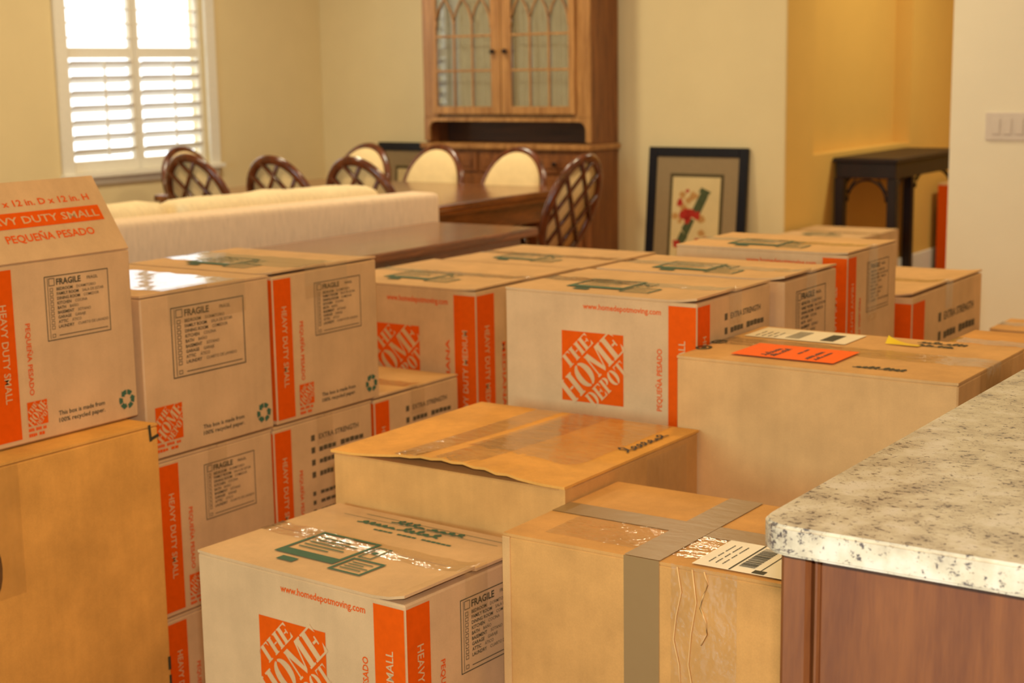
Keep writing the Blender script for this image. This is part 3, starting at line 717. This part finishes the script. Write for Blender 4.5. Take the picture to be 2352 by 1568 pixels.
stamp('round_mark', k, T, M_black, t, .0014)
# curled yellow slip
a = U(-.948, 2.518); bm = bmesh.new(); n = 12; g = []
for i in range(n+1):
    q = i/n; g.append([bm.verts.new((-w/2+a[0]+.060*q, -d/2+a[1]+.016*j-.003*q, h+.0022+.012*(1-q)**3*(j))) for j in (0, 1)])
for i in range(n): bm.faces.new((g[i][0], g[i+1][0], g[i+1][1], g[i][1]))
bm_obj('yellow_slip', bm, M_yellow, t, True)
k = scribble(*U(-.918, 2.300), .105, .026, 41, .0045, 8).add(scribble(*U(-.905, 2.560), .10, .018, 44, .004, 8)).add(scribble(*U(-.900, 2.532), .075, .015, 45, .004, 8))
stamp('marker_writing', k, T, M_black, t, .0012)
R = FACES['right'](w, d, h); stamp('tape_patch', Ink().rect(d*.3, d*.8, h-.11, h-.001), R, M_tape, t, .001)
plain_box('carton on the floor beneath the orange-sticker carton', -1.235, -.746, 2.300, 2.648, 0, .393, M_kraft2)
plain_box('plain tan carton tucked behind the orange-sticker carton at right', -.915, -.585, 2.655, 2.91, 0, .80, M_kraft)
plain_box('small pale carton at the right edge against the pale wall', -1.16, -.62, 3.80, 3.98, 0, .652, M_kraft2)
# boxes in the hall
t = moving_box('dim moving box standing before the dark console table in the hall', -3.33, -2.875, 7.22, 7.80, 0, .452, right=None, front=True)
t = thing('moving_box', 'moving box with red stripe at the hall end behind the dark console', 'box', (-3.10, 9.865, 0), -PI/2, 'printed moving boxes')
w, d, h = .40, .42, .55; box('body', -w/2, w/2, -d/2, d/2, 0, h, M_card, t, .002)
stamp('stripe', Ink().rect(d*.0, d*.2, h*.0, h*.98), FACES['right'](w, d, h), M_orange, t)

# ================================================================== sofa and sofa table
so = thing('sofa', 'cream woven sofa seen from behind, cushions above its back', 'sofa', (-3.53, 4.70, 0), 1.41)
def puff(name, x0, x1, y0, y1, z0, z1, m, par, r=.04, sub=2, wob=0):
    bm = bmesh.new(); add_box(bm, x0, x1, y0, y1, z0, z1, r, seg=3)
    bmesh.ops.subdivide_edges(bm, edges=[e for e in bm.edges if e.calc_length() > .12], cuts=7, use_grid_fill=True)
    if wob:
        for v in bm.verts: v.co.z += wob*math.sin(v.co.x*23+v.co.y*9)+wob*.6*math.sin(v.co.x*51+1)
    return bm_obj(name, bm, m, par, True)
puff('backrest', -2.15, 0, 0, .16, .10, .85, M_sofa, so, .022)
puff('base', -2.15, 0, .16, .92, .10, .30, M_sofa, so, .03)
puff('arm', -2.15, -2.02, .17, .92, .30, .62, M_sofa, so, .04); puff('arm', -.13, 0, .17, .92, .30, .62, M_sofa, so, .04)
for a, b in ((-2.01, -1.09), (-1.06, -.14)):
    puff('seat_cushion', a, b, .32, .93, .30, .46, M_cush, so, .05)
    puff('back_cushion', a, b, .165, .36, .46, .884, M_cush, so, .05, wob=.004)
for a in (-2.1, -.05):
    for b in (.06, .86): box('leg', a-.03, a+.03, b-.03, b+.03, 0, .10, M_walnut, so)
ts = thing('sofa_table', 'long polished brown sofa table standing behind the sofa', 'table', (-3.22, 3.64, 0))
box('tabletop', -.235, .235, -.92, .90, .727, .757, M_walnut, ts, .006, seg=2)
box('apron', -.2, .2, -.86, .84, .62, .727, M_walnut, ts, .003)
for a in (-.18, .18):
    for b in (-.83, .81): box('leg', a-.028, a+.028, b-.028, b+.028, 0, .62, M_walnut, ts, .004)

# ================================================================== dining set
TX0, TX1, TY0, TY1 = -5.49, -3.89, 5.06, 6.24
td = thing('dining_table', 'large polished brown dining table surrounded by oval-back chairs', 'table', ((TX0+TX1)/2, (TY0+TY1)/2, 0))
a, b = (TX1-TX0)/2, (TY1-TY0)/2
box('tabletop', -a, a, -b, b, .722, .752, M_walnut, td, .007, seg=2)
box('edge_moulding', -a+.02, a-.02, -b+.02, b-.02, .70, .722, M_walnut, td, .004)
box('apron', -a+.08, a-.08, -b+.08, b-.08, .60, .70, M_walnut, td, .003)
for sx in (-1, 1):
    for sy in (-1, 1): lathe('leg', [(.03, 0), (.035, .05), (.022, .12), (.04, .3), (.045, .45), (.035, .5), (.048, .52), (.048, .60)], M_walnut, td, 14, Matrix.Translation((sx*(a-.14), sy*(b-.14), 0)))

def make_chair():
    t = thing('dining_chair', 'x', 'chair', (0, 0, 0), 0, 'oval-back dining chairs')
    HW, HH, CZ = .178, .225, .735; tilt = math.radians(21)
    def P(u, v, n=0):       # oval plane: u across, v up, n backwards
        return Vector((u, .235 + (v+HH)*math.sin(tilt) + n*math.cos(tilt), CZ-HH + (v+HH)*math.cos(tilt) - n*math.sin(tilt)))
    N = 40
    tube('back_frame', [P(HW*math.cos(q*2*PI/N), HH*math.sin(q*2*PI/N)) for q in range(N)], .021, M_chairwood, t, 8, True, rr=.017, up=(0, math.cos(tilt), -math.sin(tilt)))
    bm = bmesh.new(); ri = []
    for rr_, nn in ((1.0, -.006), (.985, -.022), (.8, -.034), (.4, -.04)): ri.append([bm.verts.new(P(HW*.94*rr_*math.cos(q*2*PI/N), HH*.94*rr_*math.sin(q*2*PI/N), nn)) for q in range(N)])
    bk = [bm.verts.new(P(HW*.94*math.cos(q*2*PI/N), HH*.94*math.sin(q*2*PI/N), .002)) for q in range(N)]
    for A, B in [(bk, ri[0])] + list(zip(ri, ri[1:])):
        for q in range(N): bm.faces.new((A[q], A[(q+1) % N], B[(q+1) % N], B[q]))
    bm.faces.new(ri[-1]); bm.faces.new(bk[::-1]); bmesh.ops.recalc_face_normals(bm, faces=bm.faces[:])
    bm_obj('back_pad', bm, M_cream, t, True)
    for sg in (-1, 1):
        for off in (-.155, .0, .155):
            # line v = sg*1.1*u + off  clipped by the oval
            k_ = sg*1.25; A_ = 1/HW**2 + k_*k_/HH**2; B_ = 2*k_*off/HH**2; C_ = off*off/HH**2 - 1; D_ = B_*B_-4*A_*C_
            if D_ <= 0: continue
            u0, u1 = (-B_-math.sqrt(D_))/(2*A_), (-B_+math.sqrt(D_))/(2*A_)
            if abs(u1-u0) < .08: continue
            nn = .010 if sg > 0 else .006
            tube('lattice_bar', [P(u0, k_*u0+off, nn), P(u1, k_*u1+off, nn)], .0092, M_chairwood, t, 6)
    # seat
    bm = bmesh.new(); prof = [(-.20, -.20), (.20, -.20), (.175, .22), (-.175, .22)]
    for nm, z0, z1, s, m in (('seat_rail', .385, .44, 1.0, M_chairwood), ('seat_pad', .44, .485, .96, M_cream)):
        prism(nm, [(x*s, y*s) for x, y in prof], z0, z1, m, t, bevel=.012)
    for sx in (-1, 1):
        tube('leg', [(sx*.175, -.175, .40), (sx*.172, -.17, .2), (sx*.168, -.165, 0)], .019, M_chairwood, t, 8)
        tube('leg', [(sx*.155, .205, .42), (sx*.155, .22, .2), (sx*.16, .27, 0)], .018, M_chairwood, t, 8)
        tube('back_post', [(sx*.16, .205, .42), (sx*.125, .225, .50), P(sx*.10, -HH*.80, 0)], .016, M_chairwood, t, 8)
    return t
ch = make_chair()
# (x of the oval top, y of the oval top, turn, label)
CH = [(-5.06, 4.87, PI, 1.015, 'lattice-back dining chair at the near side of the table, in front of the window'),
      (-4.57, 4.88, PI, 1.015, 'lattice-back dining chair in the middle of the near side'),
      (-4.16, 4.93, PI, 1.015, 'lattice-back dining chair at near side, partly behind the sofa cushions'),
      (-5.28, 6.40, 0, .985, 'cream oval-back dining chair at far side beside the leaning dark frame'),
      (-4.80, 6.39, 0, .985, 'cream oval-back dining chair facing us left of the hutch drawers'),
      (-4.25, 6.31, 0, .985, 'cream oval-back dining chair facing us at the right of the far side'),
      (-3.335, 5.44, -PI/2, 1.015, 'lattice-back dining chair at the right head of the table'),
      (-6.07, 5.80, PI/2, .985, 'dining chair at the left head of the table against the window')]
for i, (x, y, rz, sc_, lab) in enumerate(CH):
    o = ch if i == 0 else copy_tree(ch)
    o['label'] = lab; o.rotation_euler = (0, 0, rz); o.scale = (sc_, sc_, sc_)
    off = sc_*(.235 + 2*.225*math.sin(math.radians(21)))
    o.location = (x + off*math.sin(rz), y - off*math.cos(rz), 0)

# ================================================================== hutch
HX0, HX1, HY0, HY1 = -5.456, -4.342, 7.12, 7.415
hu = thing('china_hutch', 'tall brown wooden china hutch with arched glass doors', 'cabinet', (0, 0, 0))
def hb(n, x0, x1, y0, y1, z0, z1, m=M_hutch, p=hu, bev=.003): return box(n, x0, x1, y0, y1, z0, z1, m, p, bev)
HT = 2.15
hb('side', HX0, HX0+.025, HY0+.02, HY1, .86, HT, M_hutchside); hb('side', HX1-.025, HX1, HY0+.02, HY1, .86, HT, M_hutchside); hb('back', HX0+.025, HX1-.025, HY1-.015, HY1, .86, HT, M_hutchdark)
hb('cornice', HX0-.03, HX1+.03, HY0-.03, HY1, HT, HT+.1)
hb('shelf', HX0+.025, HX1-.025, HY0+.02, HY1-.015, 1.04, 1.06)
hb('stile', HX0, HX0+.105, HY0, HY0+.02, 1.045, HT); hb('stile', HX1-.118, HX1, HY0, HY0+.02, 1.045, HT)
# rail with the rounded recess under it
bm = bmesh.new(); hz0, hz1, za, zb, q = .90, 1.045, .912, 1.022, .045
out = [(HX0, hz0), (HX0, hz1), (HX1, hz1), (HX1, hz0)]
pts = [(HX0, za), (HX0+.035, za)] + [(HX0+.035+q-q*math.cos(k*PI/2/6), zb-q+q*math.sin(k*PI/2/6)) for k in range(7)] + [(HX1-.03-q+q*math.sin(k*PI/2/6), zb-q+q*math.cos(k*PI/2/6)) for k in range(7)] + [(HX1-.03, za), (HX1, za), (HX1, hz1), (HX0, hz1)]
M = Matrix(((1, 0, 0, 0), (0, 0, -1, HY0+.02), (0, 1, 0, 0), (0, 0, 0, 1)))
prism('recess_rail', pts, 0, .02, M_hutch, hu, M)
hb('recess_back', HX0+.025, HX1-.025, HY1-.10, HY1-.015, .90, 1.04, M_hutchdark)
hb('ledge', HX0-.015, HX1+.016, HY0-.03, HY1, .868, .90, bev=.006)
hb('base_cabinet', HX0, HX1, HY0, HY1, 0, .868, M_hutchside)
for i in range(3):
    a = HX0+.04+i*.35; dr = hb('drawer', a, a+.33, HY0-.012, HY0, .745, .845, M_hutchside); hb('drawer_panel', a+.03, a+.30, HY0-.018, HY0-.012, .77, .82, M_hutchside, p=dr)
    lathe('knob', [(.006, 0), (.006, .012), (.014, .018), (.012, .028)], M_knob, dr, 10, Matrix.Translation((a+.165, HY0-.018, .795)) @ Matrix.Rotation(PI/2, 4, 'X'))
for i in range(2):
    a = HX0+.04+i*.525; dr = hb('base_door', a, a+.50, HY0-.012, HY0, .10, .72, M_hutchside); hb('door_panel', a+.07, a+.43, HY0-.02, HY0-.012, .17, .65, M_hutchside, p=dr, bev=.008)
# glazed doors
DZ0, DZ1 = 1.062, 2.10
for (a, b, ga, gb, side) in ((HX0+.075, -4.905, -5.346, -4.972, 1), (-4.901, HX1-.085, -4.836, -4.466, -1)):
    dr = bpy.data.objects.new('glazed_door', None); link(dr, hu)
    y0, y1 = HY0-.02, HY0
    hb('stile', a, ga, y0, y1, DZ0, DZ1, p=dr); hb('stile', gb, b, y0, y1, DZ0, DZ1, p=dr)
    hb('rail', ga, gb, y0, y1, DZ0, 1.105, p=dr); hb('rail', ga, gb, y0, y1, 2.04, DZ1, p=dr)
    hb('pane', ga, gb, HY0-.009, HY0-.006, 1.105, 2.04, M_glass, dr, 0)
    cw = (gb-ga)/3
    for k in (1, 2): hb('muntin', ga+k*cw-.006, ga+k*cw+.006, HY0-.019, HY0-.010, 1.105, 1.55, p=dr, bev=.002)
    for z in (1.302, 1.492): hb('muntin', ga, gb, HY0-.018, HY0-.010, z-.006, z+.006, p=dr, bev=.002)
    for k in range(0, 4):
        for s in (-1, 1):
            pts = []
            for q in range(13):
                ph = q/12*math.radians(72); R_ = cw*1.32
                x = ga+k*cw + s*(R_ - R_*math.cos(ph)); z = 1.535 + R_*1.25*math.sin(ph)
                if ga <= x <= gb: pts.append((x, HY0-.0145, z))
            if len(pts) > 2: tube('arch_muntin', pts, .0055, M_hutch, dr, 6)
    kx = gb+.028 if side > 0 else ga-.027
    lathe('knob', [(.006, 0), (.006, .014), (.015, .02), (.013, .03)], M_knob, dr, 10, Matrix.Translation((kx, HY0-.02, 1.404)) @ Matrix.Rotation(PI/2, 4, 'X'))
    bm = bmesh.new(); n = 90; lo = []; hi = []
    for q in range(n+1):
        x = ga-.02+(gb-ga+.04)*q/n; yy = HY0+.055+.010*math.sin(q*.95)+.004*math.sin(q*.37)
        lo.append(bm.verts.new((x, yy, 1.08))); hi.append(bm.verts.new((x, yy, 2.08)))
    for q in range(n): bm.faces.new((lo[q], lo[q+1], hi[q+1], hi[q]))
    bm_obj('curtain', bm, M_curtain, dr, True)

# ================================================================== framed pictures
def picture(name, label, x0, x1, h, lean, yb, art):
    w = x1-x0
    t = thing(name, label, 'picture', ((x0+x1)/2, yb, 0), 0)
    t.rotation_euler = (-lean, 0, 0)
    fr = .05
    box('frame', -w/2, -w/2+fr, -.012, .012, 0, h, M_frame, t, .003); box('frame', w/2-fr, w/2, -.012, .012, 0, h, M_frame, t, .003)
    box('frame', -w/2+fr, w/2-fr, -.012, .012, 0, fr, M_frame, t, .003); box('frame', -w/2+fr, w/2-fr, -.012, .012, h-fr, h, M_frame, t, .003)
    box('mat_board', -w/2+fr, w/2-fr, -.002, .006, fr, h-fr, M_mat, t)
    i = fr+.085; j = fr+.09
    box('fillet', -w/2+i, w/2-i, -.004, -.002, j, h-j, M_matdark, t)
    box('print_sheet', -w/2+i+.018, w/2-i-.018, -.0055, -.004, j+.018, h-j-.018, M_print, t)
    if art:
        F = Matrix(((1, 0, 0, 0), (0, 0, -1, -.0055), (0, 1, 0, 0), (0, 0, 0, 1)))
        def px(x, y): return ((x-1596)*.00262, h-.012-(y-338)*.00243)      # sketch units to metres on the sheet
        def seg(name, pts, m, lift): stamp(name, Ink().poly([px(*q) for q in pts]), F, m, t, lift)
        seg('stem_print', [(1588, 472), (1606, 432), (1624, 440), (1606, 482)], M_pgreen, .0004)
        seg('stem_print', [(1602, 430), (1608, 420), (1630, 430), (1622, 440)], M_pgreen, .0005)
        seg('stem_print', [(1566, 512), (1580, 486), (1596, 492), (1580, 530)], M_pgreen, .0004)
        seg('stem_print', [(1552, 548), (1566, 516), (1582, 530), (1564, 560)], M_pgreen, .0004)
        r = random.Random(5)
        def bloom(cx_, cy_, rr_, m, lift): seg('petal_print', [(cx_+rr_*(.6+.6*r.random())*math.cos(a_*PI/6), cy_+rr_*(.6+.6*r.random())*math.sin(a_*PI/6)) for a_ in range(12)], m, lift)
        for q in ((1572, 480, 13), (1586, 476, 12), (1600, 482, 11), (1578, 492, 9), (1560, 455, 9), (1604, 538, 8), (1622, 536, 9), (1556, 545, 9), (1576, 428, 5)): bloom(*q, M_pred, .0008)
        for q in ((1566, 438, 9), (1590, 440, 10), (1550, 484, 9), (1610, 490, 10), (1612, 520, 9), (1570, 466, 9), (1580, 450, 8), (1562, 495, 7), (1566, 565, 10), (1622, 552, 8)): bloom(*q, M_ptan, .0006)
    return t
picture('framed_print', 'black-framed red and green botanical print leaning on wall beside the hutch', -4.14, -3.55, .885, .10, 7.325, True)
picture('framed_print', 'dark-framed picture leaning on wall behind the dining chairs, left of the hutch', -6.03, -5.495, .885, .075, 7.345, False)

# ================================================================== console table in the hall
co = thing('console_table', 'dark mahogany console table with fretwork brackets against the hall wall', 'table', (-3.17, 8.63, 0))
box('tabletop', -.185, .185, -.575, .575, .775, .80, M_dark, co, .004)
box('apron', -.17, .17, -.555, .555, .69, .775, M_dark, co, .003)
LG = [(sx*.15, sy*.535) for sx in (-1, 1) for sy in (-1, 1)]
for x, y in LG: box('leg', x-.026, x+.026, y-.026, y+.026, 0, .69, M_dark, co, .003)
def bracket(p0, dirv):
    # arched fretwork between a leg and the apron
    d_ = Vector(dirv); bm = bmesh.new(); p0 = Vector(p0)
    pts = [p0 + d_*(.012+.11*(1-math.cos(q*PI/2/8))) + Vector((0, 0, -.13+.12*math.sin(q*PI/2/8))) for q in range(9)]
    add_tube(bm, pts, .007, 6)
    pts = [p0 + d_*(.01+.05*q/4) + Vector((0, 0, -.08+.075*q/4)) for q in range(5)]; add_tube(bm, pts, .005, 6)
    bm_obj('fret_bracket', bm, M_dark, co, True)
for sx in (-1, 1):
    for sy in (-1, 1):
        bracket((sx*.124, sy*.535, .69), (-sx, 0, 0)); bracket((sx*.15, sy*.509, .69), (0, -sy, 0))

# ================================================================== light switch
sw = thing('switch_plate', 'white three-gang light switch plate on the pale right wall', 'switch', (-1.872, 6.25, .995))
box('cover', -.082, .082, -.006, 0, 0, .112, M_plate, sw, .003)
for i in range(3):
    rk = box('rocker', -.054+.046*i-.0, -.054+.046*i+.032, -.009, -.006, .024, .088, M_plate, sw, .002)

# ================================================================== recessed ceiling lamps
for i, (x, y, e) in enumerate(DOWNLIGHTS):
    place = ('above the front boxes', 'above the back boxes', 'above the island', 'near the pale wall', 'above the left boxes', 'above the sofa', 'above the dining table', 'near the end dining chair', 'deep in the hall', 'above the hall console')[i]
    t = thing('ceiling_downlight', 'round recessed ceiling lamp ' + place, 'lamp', (x, y, ZC-.02), 0, 'recessed ceiling lamps')
    bm = bmesh.new(); n = 24
    for r0, r1, z in ((.085, .11, 0),):
        A = [bm.verts.new((r0*math.cos(q*2*PI/n), r0*math.sin(q*2*PI/n), z)) for q in range(n)]; B = [bm.verts.new((r1*math.cos(q*2*PI/n), r1*math.sin(q*2*PI/n), z)) for q in range(n)]; D = [bm.verts.new((r1*math.cos(q*2*PI/n), r1*math.sin(q*2*PI/n), .02)) for q in range(n)]
        for q in range(n): bm.faces.new((A[q], A[(q+1) % n], B[(q+1) % n], B[q])); bm.faces.new((B[q], B[(q+1) % n], D[(q+1) % n], D[q]))
    bm_obj('trim_ring', bm, M_metal, t)
    lathe('lens', [(.084, .006), (.084, .019)], M_lamp, t, 24)
    l = bpy.data.lights.new('downlight', 'AREA'); l.shape = 'DISK'; l.size = .30; l.energy = e; l.color = LAMP_COL[i]
    lo = bpy.data.objects.new('downlight', l); C.objects.link(lo); lo.location = (x, y, ZC-.03); lo.parent = None
